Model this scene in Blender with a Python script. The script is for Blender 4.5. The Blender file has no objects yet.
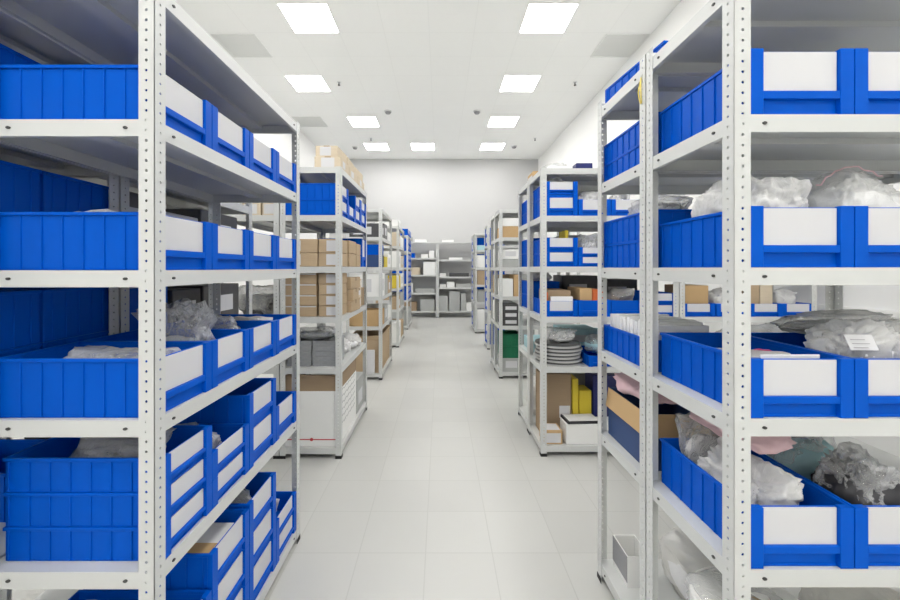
import bpy, bmesh, math, random
from mathutils import Vector, noise, Matrix
PI = math.pi
SC = bpy.context.scene
COL = SC.collection
H = 1.37                      # camera height
MESH = {}

# ------------------------------------------------------------------ materials
def principled(name, col, rough=0.5, metal=0.0, spec=0.5):
    m = bpy.data.materials.new(name); m.use_nodes = True
    b = m.node_tree.nodes['Principled BSDF']
    b.inputs['Base Color'].default_value = (*col, 1)
    b.inputs['Roughness'].default_value = rough
    b.inputs['Metallic'].default_value = metal
    b.inputs['Specular IOR Level'].default_value = spec
    return m

def srgb(r, g, b):
    f = lambda c: (c/255/12.92) if c/255 <= .04045 else ((c/255+.055)/1.055)**2.4
    return (f(r), f(g), f(b))

def noisy(name, c1, c2, scale=20, rough=0.6, spec=0.4, bump=0.0, detail=3, stretch=(1, 1, 1)):
    m = principled(name, c1, rough, 0, spec)
    nt = m.node_tree; b = nt.nodes['Principled BSDF']
    tc = nt.nodes.new('ShaderNodeTexCoord'); mp = nt.nodes.new('ShaderNodeMapping')
    mp.inputs['Scale'].default_value = stretch
    n = nt.nodes.new('ShaderNodeTexNoise'); n.inputs['Scale'].default_value = scale
    n.inputs['Detail'].default_value = detail
    r = nt.nodes.new('ShaderNodeMix'); r.data_type = 'RGBA'
    r.inputs[6].default_value = (*c1, 1); r.inputs[7].default_value = (*c2, 1)
    nt.links.new(tc.outputs['Object'], mp.inputs['Vector'])
    nt.links.new(mp.outputs['Vector'], n.inputs['Vector'])
    nt.links.new(n.outputs['Fac'], r.inputs[0]); nt.links.new(r.outputs[2], b.inputs['Base Color'])
    if bump:
        bp = nt.nodes.new('ShaderNodeBump'); bp.inputs['Strength'].default_value = bump
        bp.inputs['Distance'].default_value = .004
        nt.links.new(n.outputs['Fac'], bp.inputs['Height']); nt.links.new(bp.outputs['Normal'], b.inputs['Normal'])
    return m

def grid_mat(name, base, line, pitch_x, pitch_y, ox, oy, width, rough, spec, var=0.0):
    """tiled plane: thin joint lines at ox + k*pitch in world x and y"""
    m = principled(name, base, rough, 0, spec)
    nt = m.node_tree; b = nt.nodes['Principled BSDF']; L = nt.links.new
    geo = nt.nodes.new('ShaderNodeTexCoord'); sep = nt.nodes.new('ShaderNodeSeparateXYZ')
    L(geo.outputs['Object'], sep.inputs[0])
    def M(op, a, v=None):
        n = nt.nodes.new('ShaderNodeMath'); n.operation = op
        if hasattr(a, 'links'): L(a, n.inputs[0])
        else: n.inputs[0].default_value = a
        if v is not None:
            if hasattr(v, 'links'): L(v, n.inputs[1])
            else: n.inputs[1].default_value = v
        return n.outputs[0]
    cells, lines = [], []
    for out, p, o in ((sep.outputs[0], pitch_x, ox), (sep.outputs[1], pitch_y, oy)):
        t = M('DIVIDE', M('SUBTRACT', out, o), p)
        cells.append(M('FLOOR', t))
        fr = M('FRACT', t)
        d = M('MINIMUM', fr, M('SUBTRACT', 1.0, fr))
        lines.append(M('LESS_THAN', d, width/p/2))
    ln = M('MAXIMUM', lines[0], lines[1])
    comb = nt.nodes.new('ShaderNodeCombineXYZ'); L(cells[0], comb.inputs[0]); L(cells[1], comb.inputs[1])
    wn = nt.nodes.new('ShaderNodeTexWhiteNoise'); wn.noise_dimensions = '2D'; L(comb.outputs[0], wn.inputs['Vector'])
    ns = nt.nodes.new('ShaderNodeTexNoise'); ns.inputs['Scale'].default_value = 2.5; ns.inputs['Detail'].default_value = 4
    L(geo.outputs['Object'], ns.inputs['Vector'])
    f = M('ADD', M('MULTIPLY', M('SUBTRACT', wn.outputs['Value'], .5), var),
          M('MULTIPLY', M('SUBTRACT', ns.outputs['Fac'], .5), var*1.5))
    hsv = nt.nodes.new('ShaderNodeHueSaturation'); hsv.inputs['Color'].default_value = (*base, 1)
    L(M('ADD', f, 1.0), hsv.inputs['Value'])
    mx = nt.nodes.new('ShaderNodeMix'); mx.data_type = 'RGBA'
    L(ln, mx.inputs[0]); L(hsv.outputs[0], mx.inputs[6]); mx.inputs[7].default_value = (*line, 1)
    L(mx.outputs[2], b.inputs['Base Color'])
    return m

def clear_plastic(name, col, cover, rough=.12, bump=.5, scale=30):
    """thin film: mostly see-through face on, more reflective and cloudy at grazing folds"""
    m = bpy.data.materials.new(name); m.use_nodes = True
    nt = m.node_tree; L = nt.links.new
    b = nt.nodes['Principled BSDF']; out = nt.nodes['Material Output']
    b.inputs['Base Color'].default_value = (*col, 1); b.inputs['Roughness'].default_value = rough
    b.inputs['Specular IOR Level'].default_value = 1.0
    tr = nt.nodes.new('ShaderNodeBsdfTransparent'); mx = nt.nodes.new('ShaderNodeMixShader')
    tc = nt.nodes.new('ShaderNodeTexCoord')
    n = nt.nodes.new('ShaderNodeTexNoise'); n.inputs['Scale'].default_value = scale; n.inputs['Detail'].default_value = 5
    n.inputs['Distortion'].default_value = 1.5
    L(tc.outputs['Object'], n.inputs['Vector'])
    bp = nt.nodes.new('ShaderNodeBump'); bp.inputs['Strength'].default_value = bump; bp.inputs['Distance'].default_value = .012
    L(n.outputs['Fac'], bp.inputs['Height']); L(bp.outputs['Normal'], b.inputs['Normal'])
    lw = nt.nodes.new('ShaderNodeLayerWeight'); lw.inputs['Blend'].default_value = .35
    L(bp.outputs['Normal'], lw.inputs['Normal'])
    mr = nt.nodes.new('ShaderNodeMapRange')
    mr.inputs['To Min'].default_value = cover; mr.inputs['To Max'].default_value = min(1, cover+.55)
    L(lw.outputs['Facing'], mr.inputs['Value']); L(mr.outputs[0], mx.inputs[0])
    L(tr.outputs[0], mx.inputs[1]); L(b.outputs[0], mx.inputs[2]); L(mx.outputs[0], out.inputs['Surface'])
    return m

def emit(name, col, s):
    m = bpy.data.materials.new(name); m.use_nodes = True
    nt = m.node_tree; nt.nodes.clear()
    e = nt.nodes.new('ShaderNodeEmission'); o = nt.nodes.new('ShaderNodeOutputMaterial')
    e.inputs[0].default_value = (*col, 1); e.inputs[1].default_value = s
    nt.links.new(e.outputs[0], o.inputs[0]); return m

M = {
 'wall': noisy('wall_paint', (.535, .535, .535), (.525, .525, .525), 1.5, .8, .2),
 'sidewall': noisy('side_wall_bounce', (.84, .84, .83), (.82, .82, .81), 1.5, .8, .2),  # lightened beyond the back wall, to bounce more light onto the ceiling
 'ceil': grid_mat('ceiling_tiles', (.95, .955, .94), (.90, .905, .89), .6, .6, 1.056, 4.78, .008, .8, .2, .012),
 'floor': grid_mat('floor_tiles', (.515, .515, .495), (.455, .455, .435), .32, .33, -.069, 1.933, .005, .33, .35, .05),
 'trim': principled('trim_white', (.85, .85, .83), .5),
 'steel': noisy('white_painted_steel', (.605, .615, .605), (.58, .59, .58), 6, .38, .5),
 'foot': principled('black_rubber', (.012, .012, .014), .6),
 'bolt': principled('dark_bolt', (.07, .07, .07), .4, .6),
 'blue': noisy('blue_plastic', (.0, .092, .545), (.0, .083, .51), 9, .36, .08),
 'navy': principled('navy_plastic', (.006, .012, .12), .4),
 'slate': noisy('slate_blue_board', (.035, .075, .20), (.03, .065, .18), 9, .6),
 'card': noisy('label_paper', (.635, .635, .65), (.615, .615, .63), 5, .6, .3),
 'kraft': noisy('kraft_cardboard', (.50, .38, .25), (.43, .32, .205), 14, .8, .2, stretch=(1, 1, 8)),
 'beige': noisy('beige_cardboard', (.66, .57, .44), (.58, .49, .36), 10, .8, .2, stretch=(1, 1, 6)),
 'brown': noisy('brown_cardboard', (.36, .265, .175), (.31, .225, .145), 12, .8, .2, stretch=(1, 1, 8)),
 'tan': noisy('tan_cardboard', (.56, .38, .20), (.50, .34, .175), 12, .8, .2),
 'whitebox': noisy('white_cardboard', (.84, .84, .82), (.80, .80, .785), 7, .7, .3),
 'greybox': noisy('grey_cardboard', (.44, .45, .44), (.39, .40, .39), 8, .7, .3),
 'tape': principled('packing_tape', (.47, .36, .24), .25),
 'red': principled('red_print', (.55, .03, .04), .5),
 'ink': principled('dark_ink', (.03, .03, .035), .6),
 'greyink': principled('grey_ink', (.30, .30, .31), .6),
 'yellow': noisy('yellow_card', (.70, .55, .04), (.62, .48, .04), 6, .55),
 'orange': noisy('orange_card', (.68, .16, .04), (.58, .13, .04), 6, .6),
 'green': noisy('green_plastic', (.01, .16, .075), (.01, .12, .055), 8, .4),
 'pink': noisy('pale_pink_film', (.74, .53, .56), (.66, .44, .48), 10, .45),
 'magenta': principled('magenta_strip', (.62, .06, .20), .4),
 'teal': noisy('pale_teal_cloth', (.45, .68, .72), (.36, .58, .64), 8, .7),
 'dark': noisy('dark_parts', (.05, .05, .055), (.10, .10, .10), 25, .4),
 'paper': noisy('white_paper', (.84, .84, .84), (.76, .76, .77), 30, .7),
 'parts': noisy('pale_parts', (.84, .84, .84), (.62, .62, .63), 22, .4, bump=.4),
 'clear': clear_plastic('clear_plastic', (.86, .87, .88), .22, .10, .8, 22),
 'milky': clear_plastic('milky_plastic', (.88, .88, .87), .45, .2, .6, 16),
 'wrap': clear_plastic('cloudy_wrap', (.84, .83, .79), .82, .25, .5, 12),
 'smoke': clear_plastic('grey_plastic', (.74, .74, .72), .30, .12, .7, 18),
 'disc': principled('grey_disc', (.30, .31, .32), .4),
 'rimgrey': principled('rim_grey', (.46, .46, .45), .4),
 'discw': principled('pale_disc', (.72, .73, .73), .4),
 'traygrey': noisy('grey_tray_plastic', (.36, .37, .38), (.25, .26, .27), 40, .3),
 'grille': principled('grille_grey', (.78, .79, .77), .5),
 'yellowwire': principled('yellow_wire', (.75, .60, .10), .4),
 'lamp': emit('lamp_diffuser', (1.0, .985, .955), 24.0),
}

# ------------------------------------------------------------------ mesh builder
class MB:
    def __init__(self): self.v, self.f, self.m, self.mats = [], [], [], []
    def mi(self, m):
        if m not in self.mats: self.mats.append(m)
        return self.mats.index(m)
    def box(self, x0, x1, y0, y1, z0, z1, m):
        n = len(self.v); k = self.mi(m)
        self.v += [(x0,y0,z0),(x1,y0,z0),(x1,y1,z0),(x0,y1,z0),(x0,y0,z1),(x1,y0,z1),(x1,y1,z1),(x0,y1,z1)]
        for q in ((0,3,2,1),(4,5,6,7),(0,1,5,4),(1,2,6,5),(2,3,7,6),(3,0,4,7)):
            self.f.append(tuple(n+i for i in q)); self.m.append(k)
        return self
    def quadbox(self, pts, thick, m):
        """slab: 4 points (a,b,c,d) extruded by a thickness vector"""
        n = len(self.v); k = self.mi(m); t = Vector(thick)
        P = [Vector(p) for p in pts]
        self.v += [tuple(p) for p in P] + [tuple(p+t) for p in P]
        for q in ((0,3,2,1),(4,5,6,7),(0,1,5,4),(1,2,6,5),(2,3,7,6),(3,0,4,7)):
            self.f.append(tuple(n+i for i in q)); self.m.append(k)
        return self
    def cyl(self, c, r, h, m, seg=24, r2=None, hole=0):
        r2 = r if r2 is None else r2; k = self.mi(m); n = len(self.v)
        cx, cy, cz = c
        for rr, z in ((r, cz), (r2, cz+h)):
            for i in range(seg):
                a = 2*PI*i/seg; self.v.append((cx+rr*math.cos(a), cy+rr*math.sin(a), z))
        if hole:
            for rr, z in ((hole, cz), (hole, cz+h)):
                for i in range(seg):
                    a = 2*PI*i/seg; self.v.append((cx+rr*math.cos(a), cy+rr*math.sin(a), z))
        for i in range(seg):
            j = (i+1) % seg
            self.f.append((n+i, n+j, n+seg+j, n+seg+i)); self.m.append(k)
            if hole:
                a, b2 = n+2*seg, n+3*seg
                self.f.append((a+j, a+i, b2+i, b2+j)); self.m.append(k)
                self.f.append((n+seg+i, n+seg+j, b2+j, b2+i)); self.m.append(k)
                self.f.append((n+j, n+i, a+i, a+j)); self.m.append(k)
        if not hole:
            self.f.append(tuple(n+seg-1-i for i in range(seg))); self.m.append(k)
            self.f.append(tuple(n+seg+i for i in range(seg))); self.m.append(k)
        return self
    def tube(self, pts, r, m, seg=8):
        k = self.mi(m); n = len(self.v); P = [Vector(p) for p in pts]
        for i, p in enumerate(P):
            d = (P[min(i+1, len(P)-1)]-P[max(i-1, 0)]).normalized()
            u = d.orthogonal().normalized() if i == 0 else (u - d*u.dot(d)).normalized()
            w = d.cross(u)
            for s in range(seg):
                a = 2*PI*s/seg; self.v.append(tuple(p + r*(math.cos(a)*u+math.sin(a)*w)))
        for i in range(len(P)-1):
            for s in range(seg):
                t = (s+1) % seg
                self.f.append((n+i*seg+s, n+i*seg+t, n+(i+1)*seg+t, n+(i+1)*seg+s)); self.m.append(k)
        self.f.append(tuple(n+s for s in range(seg))[::-1]); self.m.append(k)
        e = n+(len(P)-1)*seg
        self.f.append(tuple(e+s for s in range(seg))); self.m.append(k)
        return self
    def mesh(self, name, bevel=0, smooth=False):
        me = bpy.data.meshes.new(name); me.from_pydata(self.v, [], self.f)
        for m in self.mats: me.materials.append(M[m])
        me.polygons.foreach_set('material_index', self.m)
        if bevel:
            bm = bmesh.new(); bm.from_mesh(me)
            bmesh.ops.bevel(bm, geom=[e for e in bm.edges if len(e.link_faces) == 2 and e.calc_face_angle(0) > .5],
                            offset=bevel, segments=1, affect='EDGES', profile=.5, clamp_overlap=True)
            bm.to_mesh(me); bm.free()
        if smooth: me.shade_smooth()
        me.update(); return me

def cached(key, fn):
    if key not in MESH: MESH[key] = fn()
    return MESH[key]

def part(name, me, parent=None, loc=(0, 0, 0), rotz=0):
    o = bpy.data.objects.new(name, me); COL.objects.link(o)
    o.parent = parent; o.location = loc; o.rotation_euler = (0, 0, rotz); return o

def tag(o, label, cat, group=None):
    o['label'] = label; o['category'] = cat
    if group: o['group'] = group
    return o

def thing(name, label, cat, loc, rotz=0, group=None):
    o = bpy.data.objects.new(name, None); o.empty_display_size = .05; COL.objects.link(o)
    o.location = loc; o.rotation_euler = (0, 0, rotz); return tag(o, label, cat, group)

def structure(name, mb, bevel=0):
    o = part(name, mb.mesh(name, bevel)); o['kind'] = 'structure'; return o

# ------------------------------------------------------------------ room
CEIL = H + 3.15
XL, XR, YB, YF = -3.2, 2.84, 11.62, -3.2
structure('floor', MB().box(XL-.1, XR+.1, YF-.1, YB+.1, -.1, 0, 'floor'))
structure('ceiling', MB().box(XL-.1, XR+.1, YF-.1, YB+.1, CEIL, CEIL+.1, 'ceil'))
structure('wall_left', MB().box(XL-.1, XL, YF, YB, 0, CEIL, 'sidewall'))
structure('wall_right', MB().box(XR, XR+.1, YF, YB, 0, CEIL, 'sidewall'))
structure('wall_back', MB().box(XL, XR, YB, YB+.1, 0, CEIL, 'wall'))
structure('wall_front', MB().box(XL, XR, YF-.1, YF, 0, CEIL, 'sidewall'))
structure('baseboard_left', MB().box(XL, XL+.012, YF, YB, 0, .08, 'trim'))
structure('baseboard_right', MB().box(XR-.012, XR, YF, YB, 0, .08, 'trim'))
structure('baseboard_back', MB().box(XL+.012, XR-.012, YB-.012, YB, 0, .08, 'trim'))
structure('trim_1', MB().box(XR-.02, XR, YF, YB, 1.06, 1.10, 'trim'))

def ceiling_light(x, y, label):
    t = thing('ceiling_light', label, 'light', (x, y, CEIL), 0, 'square ceiling light panels')
    f = MB()
    for a in (-1, 1):
        f.box(-.298, .298, *sorted((a*.298, a*.290)), -.006, 0, 'trim')
        f.box(*sorted((a*.298, a*.290)), -.290, .290, -.006, 0, 'trim')
    part('frame', cached('lframe', lambda: f.mesh('frame')), t)
    part('diffuser', cached('ldiff', lambda: MB().box(-.290, .290, -.290, .290, -.006, -.001, 'lamp').mesh('diffuser')), t)
XLL, XLR = -1.643, 1.356
ROWS = [5.08, 6.87, 8.66, 10.45]
ORD = ['nearest', 'second', 'third', 'farthest']
for i, y in enumerate(ROWS):
    xl = XLL-.6 if i == 1 else XLL
    ceiling_light(xl, y, f'square white ceiling light, {ORD[i]} in the left line of lights')
    ceiling_light(XLR, y, f'square white ceiling light, {ORD[i]} in the right line of lights')
ceiling_light(XLL+1.2, 10.45, 'square white ceiling light between the two farthest ceiling lights')
for y in (3.28, 1.48, -.31, -2.1):  # unseen lamps out of frame, added to brighten the near racks
    for x in (XLL, XLR) if y > 0 else (XLL, XLL+1.2, XLR):
        ceiling_light(x, y, 'added unseen ceiling light out of frame, lighting the near racks')

def ceiling_vent(x, y, label):
    t = thing('ceiling_vent', label, 'air vent', (x, y, CEIL), 0, 'square ceiling air vents')
    f = MB()
    for a in (-1, 1):
        f.box(-.295, .295, *sorted((a*.295, a*.27)), -.01, 0, 'grille')
        f.box(*sorted((a*.295, a*.27)), -.27, .27, -.01, 0, 'grille')
    part('frame', cached('vframe', lambda: f.mesh('frame')), t)
    g = MB().box(-.27, .27, -.27, .27, -.0025, 0, 'trim')
    for k in range(18):
        y0 = -.265+k*.03
        g.quadbox([(-.27, y0, -.006), (.27, y0, -.006), (.27, y0+.026, -.0045), (-.27, y0+.026, -.0045)], (0, 0, .0012), 'grille')
    part('grille', cached('vgrille', lambda: g.mesh('grille')), t)
ceiling_vent(-2.79, 5.70, 'grey square air vent in the ceiling above the near left rack')
ceiling_vent(-2.79, 8.66, 'grey square air vent in the ceiling behind the left rack post, farther back')
ceiling_vent(2.53, 5.70, 'grey square air vent in the ceiling beside the right wall')

def ceil_pt(px, py):
    Y = 402*3.15/(268-py); return (px-440)/402*Y, Y
for px, py, w in ((388, 111, 'left of the two middle ceiling detectors'), (477, 111, 'right of the two middle ceiling detectors'),
                  (355, 147, 'far left, above the stacked cartons'), (514, 146, 'far right near the back wall')):
    x, y = ceil_pt(px, py)
    t = thing('smoke_detector', f'round white smoke detector on the ceiling, {w}', 'smoke detector', (x, y, CEIL), 0, 'ceiling smoke detectors')
    part('base', cached('sdb', lambda: MB().cyl((0, 0, -.02), .075, .02, 'discw').mesh('base')), t)
    part('sensor', cached('sds', lambda: MB().cyl((0, 0, -.055), .045, .03, 'greyink', r2=.062).mesh('sensor')), t)
for px, py, w in ((339, 82, 'beside the second left light'), (575, 82, 'near the right wall'), (535, 138, 'far right, in front of the back wall'), (371, 138, 'far left, between two left lights')):
    x, y = ceil_pt(px, py)
    t = thing('sprinkler_head', f'small sprinkler head hanging from the ceiling, {w}', 'sprinkler', (x, y, CEIL), 0, 'ceiling sprinkler heads')
    part('rosette', cached('spr', lambda: MB().cyl((0, 0, -.008), .035, .008, 'discw').mesh('rosette')), t)
    part('nozzle', cached('spn', lambda: MB().cyl((0, 0, -.06), .02, .012, 'bolt').cyl((0, 0, -.048), .009, .041, 'bolt').mesh('nozzle')), t)

# ------------------------------------------------------------------ racks
PW = .04; PH = 2.10; CELL = .025
def post_mesh():
    mb = MB(); k = mb.mi('steel'); t = .002; R = .0036; uc = .021
    def plate(to3, flip):
        n0 = int(PH/CELL)
        for c in range(n0):
            z0, z1, zc = c*CELL, (c+1)*CELL, (c+.5)*CELL
            n = len(mb.v)
            for w in (0, t):
                for (u, z) in ((0, z0), (PW, z0), (PW, z1), (0, z1)): mb.v.append(to3(u, w, z))
                for i in range(8):
                    a = PI/8 + i*PI/4; mb.v.append(to3(uc+R*math.cos(a), w, zc+R*math.sin(a)))
            def F(q):
                mb.f.append(tuple(n+i for i in (q if not flip else q[::-1]))); mb.m.append(k)
            # octagon verts 4..11 at 22.5+45i ; sides: bottom faces verts at 247.5(5),292.5(6)
            side = {0: (0, 1, 6, 5), 1: (1, 2, 0, 7), 2: (2, 3, 2, 1), 3: (3, 0, 4, 3)}
            for s in range(4):
                a, b, oa, ob = side[s]; F((a, b, 4+oa, 4+ob))
                F((12+b, 12+a, 16+ob, 16+oa))
            for cr, o1, o2 in ((0, 4, 5), (1, 6, 7), (2, 0, 1), (3, 2, 3)):
                F((cr, 4+o2, 4+o1)); F((12+cr, 16+o1, 16+o2))
            for i in range(8):
                j = (i+1) % 8; F((4+i, 4+j, 16+j, 16+i))
            F((1, 13, 14, 2)); F((0, 3, 15, 12))
    plate(lambda u, w, z: (u, w, z), False)
    plate(lambda u, w, z: (w, u, z), True)
    mb.box(0, PW, 0, t, PH-.001, PH, 'steel'); mb.box(0, t, 0, PW, PH-.001, PH, 'steel')
    return mb.mesh('post')

def shelf_mesh(L, D):
    a = .0024; lip = .042; r = MB()
    r.box(a, L-a, a, D-a, -.0015, 0, 'steel')
    for y0, y1 in ((a, a+.0015), (D-a-.0015, D-a)): r.box(a, L-a, y0, y1, -lip, -.0015, 'steel')
    for x0, x1 in ((a, a+.0015), (L-a-.0015, L-a)): r.box(x0, x1, a, D-a, -lip, -.0015, 'steel')
    r.box(a+.0015, L-a-.0015, a+.0015, a+.014, -lip, -lip+.0015, 'steel')
    r.box(a+.0015, L-a-.0015, D-a-.014, D-a-.0015, -lip, -lip+.0015, 'steel')
    r.box(a+.0015, a+.014, a+.014, D-a-.014, -lip, -lip+.0015, 'steel')
    r.box(L-a-.014, L-a-.0015, a+.014, D-a-.014, -lip, -lip+.0015, 'steel')
    return r.mesh('shelf')
def rib_mesh(L, D):
    r = MB(); y = D/2
    r.box(.005, L-.005, y-.03, y+.03, -.018, -.0165, 'steel')
    r.box(.005, L-.005, y-.03, y-.0285, -.0165, -.0016, 'steel'); r.box(.005, L-.005, y+.0285, y+.03, -.0165, -.0016, 'steel')
    return r.mesh('stiffener')

SHELF = ['top shelf', 'second shelf', 'third shelf', 'fourth shelf', 'fifth shelf', 'bottom shelf']
STDZ = [2.095, 1.75, 1.38, 1.015, .65, .075]
class Rack: pass
def rack(x, y, L, D, label, short, left=False, zs=STDZ, bolts=False, stiff=True):
    r = Rack(); r.short = short; r.zs = zs
    r.root = thing('shelving_rack', label, 'shelving rack', (x, y, 0), PI/2 if left else 0, 'white metal shelving racks')
    for i, (cx, cy) in enumerate(((0, 0), (L, 0), (L, D), (0, D))):
        p = part('post', cached('post', post_mesh), r.root, (cx, cy, 0), i*PI/2)
        part('foot', cached('foot', lambda: MB().box(-.002, PW+.002, -.002, PW+.002, -.0006, -.0002, 'foot').box(-.002, PW+.002, -.002, -.0004, -.0002, .022, 'foot').box(-.002, -.0004, -.0004, PW+.002, -.0002, .022, 'foot').mesh('foot')), p)
    for z in zs:
        s = part('shelf', cached(('shelf', L, D), lambda: shelf_mesh(L, D)), r.root, (0, 0, z))
        if stiff: part('stiffener', cached(('rib', L, D), lambda: rib_mesh(L, D)), s)
        if bolts:
            for bx in (.074, L-.074):
                for by, hh in ((.0016, 1), (D-.0016, -1)):
                    part('bolt', cached('bolt', bolt_mesh), s, (bx, by, -.021), 0 if hh > 0 else PI)
            for by in (.074, D-.074):
                part('bolt', cached('bolt', bolt_mesh), s, (.0016, by, -.021), -PI/2)
                part('bolt', cached('bolt', bolt_mesh), s, (L-.0016, by, -.021), PI/2)
    return r
def bolt_mesh():
    b = MB(); n = 10
    k = b.mi('bolt')
    for yy in (-.002, .001):
        for i in range(n):
            a = 2*PI*i/n; b.v.append((.0055*math.cos(a), yy, .0036*math.sin(a)))
    for i in range(n):
        j = (i+1) % n; b.f.append((i, j, n+j, n+i)); b.m.append(k)
    b.f.append(tuple(range(n))[::-1]); b.m.append(k); b.f.append(tuple(range(n, 2*n))); b.m.append(k)
    return b.mesh('bolt')

Z1 = [2.09, 1.741, 1.364, .990, .611, .07]
ZR = [2.067, 1.737, 1.371, 1.010, .650, .08]
XLF = -.71
L1 = rack(XLF, 1.0, 1.035, .44, 'near left white metal rack filled with blue bins along the aisle', 'near left rack', True, Z1, True)
L1b = rack(XLF-.445, .425, 1.02, .44, 'white metal rack standing back to back behind the near left rack', 'rack behind near left rack', True, Z1)
L1c = rack(XLF-.445, 1.455, 1.02, .44, 'white metal rack with dark boxes, seen through the near left rack', 'dark box rack', True, Z1)
L2 = rack(XLF, 2.885, 1.02, .44, 'second white rack on left, stacked with cardboard boxes, white carton below', 'second left rack', True)
L2b = rack(XLF-.445, 2.885, 1.02, .44, 'white metal rack standing back to back behind the second left rack', 'rack behind second left rack', True)
L3 = rack(XLF, 4.92, 1.02, .44, 'third white rack on left with brown carton at its foot', 'third left rack', True, stiff=False)
L4 = rack(XLF, 6.93, 1.02, .44, 'fourth white rack on left holding pale boxes', 'fourth left rack', True, stiff=False)
L5 = rack(XLF, 8.95, 1.02, .44, 'last white rack on left with blue bins, nearest the back wall', 'last left rack', True, stiff=False)
R1 = rack(.70, .957, 1.05, .408, 'near right white metal rack with blue bin fronts facing the camera', 'near right rack', False, ZR, True)
R1b = rack(.70, 1.37, 1.05, .415, 'white metal rack standing back to back behind the near right rack', 'rack behind near right rack', False, ZR, True)
XR2 = .735
R2 = rack(XR2, 2.92, 1.0, .42, 'second white rack on right with grey disc stack and blue bins', 'second right rack')
R2w = rack(XR2+1.005, 2.92, 1.0, .42, 'white rack by the right wall seen through the near right rack', 'rack by right wall')
R2b = rack(XR2, 3.35, 1.0, .42, 'white metal rack standing back to back behind the second right rack', 'rack behind second right rack', stiff=False)
R3 = rack(XR2, 4.98, 1.0, .42, 'third white rack on right with green crates low down', 'third right rack', stiff=False)
R3b = rack(XR2, 5.41, 1.0, .42, 'white metal rack standing back to back behind the third right rack', 'rack behind third right rack', stiff=False)
R4 = rack(XR2+.06, 6.75, 1.0, .42, 'fourth white rack on right beside a tall column of blue bins', 'fourth right rack', stiff=False)
R5 = rack(XR2, 8.45, 1.0, .42, 'last white rack on right, nearest the back wall', 'last right rack', stiff=False)
ZBL = [2.09, 1.65, 1.18, .68, .18]; ZBR = [2.09, 1.60, 1.13, .83, .18]
R5b = rack(XR2, 8.98, 1.0, .42, 'white metal rack behind the last right rack, end closest to the back wall', 'end right rack', stiff=False)
B1 = rack(-1.075, 11.1, 1.0, .42, 'white rack against the back wall, left of the pair', 'left back rack', False, ZBL, stiff=False)
B2 = rack(-.07, 11.1, 1.0, .42, 'white rack against the back wall, right of the pair', 'right back rack', False, ZBR, stiff=False)

# ------------------------------------------------------------------ storage bins
def bin_mesh(w, d, h):
    b = MB(); hw = w/2; t = .003; m = 'blue'
    b.box(-hw+.004, hw-.004, .012, d-.004, .0, .004, m)
    for s in (-1, 1):
        b.box(*sorted((s*(hw-.004), s*(hw-.007))), .012, d-.004, .004, h-.009, m)
        b.box(*sorted((s*hw, s*(hw-.008))), .014, d, h-.009, h, m)                 # rim
        n = max(2, round((d-.05)/.052))
        for k in range(n+1):
            y = .03 + k*(d-.045)/n
            b.box(*sorted((s*(hw-.0005), s*(hw-.0042))), y-.0016, y+.0016, .002, h-.0085, m)
        b.box(*sorted((s*hw, s*(hw-.032))), 0, .016, 0, h, m)                      # corner pillar
    b.box(-hw+.007, hw-.007, d-.007, d-.004, .004, h-.009, m)
    b.box(-hw+.008, hw-.008, d-.008, d, h-.009, h, m)
    for k in range(5):
        x = -hw+.03 + k*(w-.06)/4
        b.box(x-.0016, x+.0016, d-.0042, d-.0005, .002, h-.0085, m)
    b.box(-hw+.032, hw-.032, .012, .015, .003, h-.002, m)                          # front wall
    b.box(-hw+.032, hw-.032, .001, .012, h*.24, h*.36, m)                          # rail
    b.box(-hw+.032, hw-.032, .009, .012, 0, h*.04, m)
    return b.mesh('tray', bevel=.0009)
def label_mesh(w, h, top):
    return MB().box(-w/2+.034, w/2-.034, .0085, .0118, h*.365, h*top, 'card').mesh('label_card')
def storage_bin(x, y, z, rz, w, d, h, label, group, card=True, top=.97):
    """x,y is the middle of the bin's front foot; rz turns the front: 0 = -Y, 90 = +X, 180 = +Y, -90 = -X"""
    t = thing('storage_bin', label, 'storage bin', (x, y, z), rz, group)
    part('tray', cached(('bin', w, d, h), lambda: bin_mesh(w, d, h)), t)
    if card: part('label_card', cached(('card', w, h, top), lambda: label_mesh(w, h, top)), t)
    return t
FX, FNY, FPY, FNX = PI/2, 0, PI, -PI/2
COLN = ['nearest', 'second', 'third', 'farthest']
TIER = {1: ['single'], 2: ['lower', 'upper'], 3: ['lowest', 'middle', 'topmost']}

# near left rack: every column on every shelf
BW = .243; BD = .415; BXF = XLF-.0035
def l1_y(c): return 1.014 + BW/2 + c*.2470
plan = {1: [(1, .142)]*4, 2: [(1, .147)]*4, 3: [(1, .150)]*4,
        4: [(3, .0885), (2, .0885), (2, .140), (1, .147)], 5: [(2, .147), (3, .133), (3, .137), (2, .095)]}
for s, cols in plan.items():
    for c, (n, h) in enumerate(cols):
        for k in range(n):
            where = f'{COLN[c]} from camera' if n == 1 else f'{TIER[n][k]} in {COLN[c]} stack'
            if c == 0 and n > 1: where = f'{TIER[n][k]} in stack nearest camera'
            storage_bin(BXF, l1_y(c)+(.0125 if s == 4 and c == 0 else .0), Z1[s]+k*(h+.0005), FX, .224 if s == 4 and c == 0 else BW, BD, h,
                        f'blue labelled bin, {where}, {SHELF[s]} of near left rack',
                        f'blue bins on the {SHELF[s]} of the near left rack')
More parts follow.
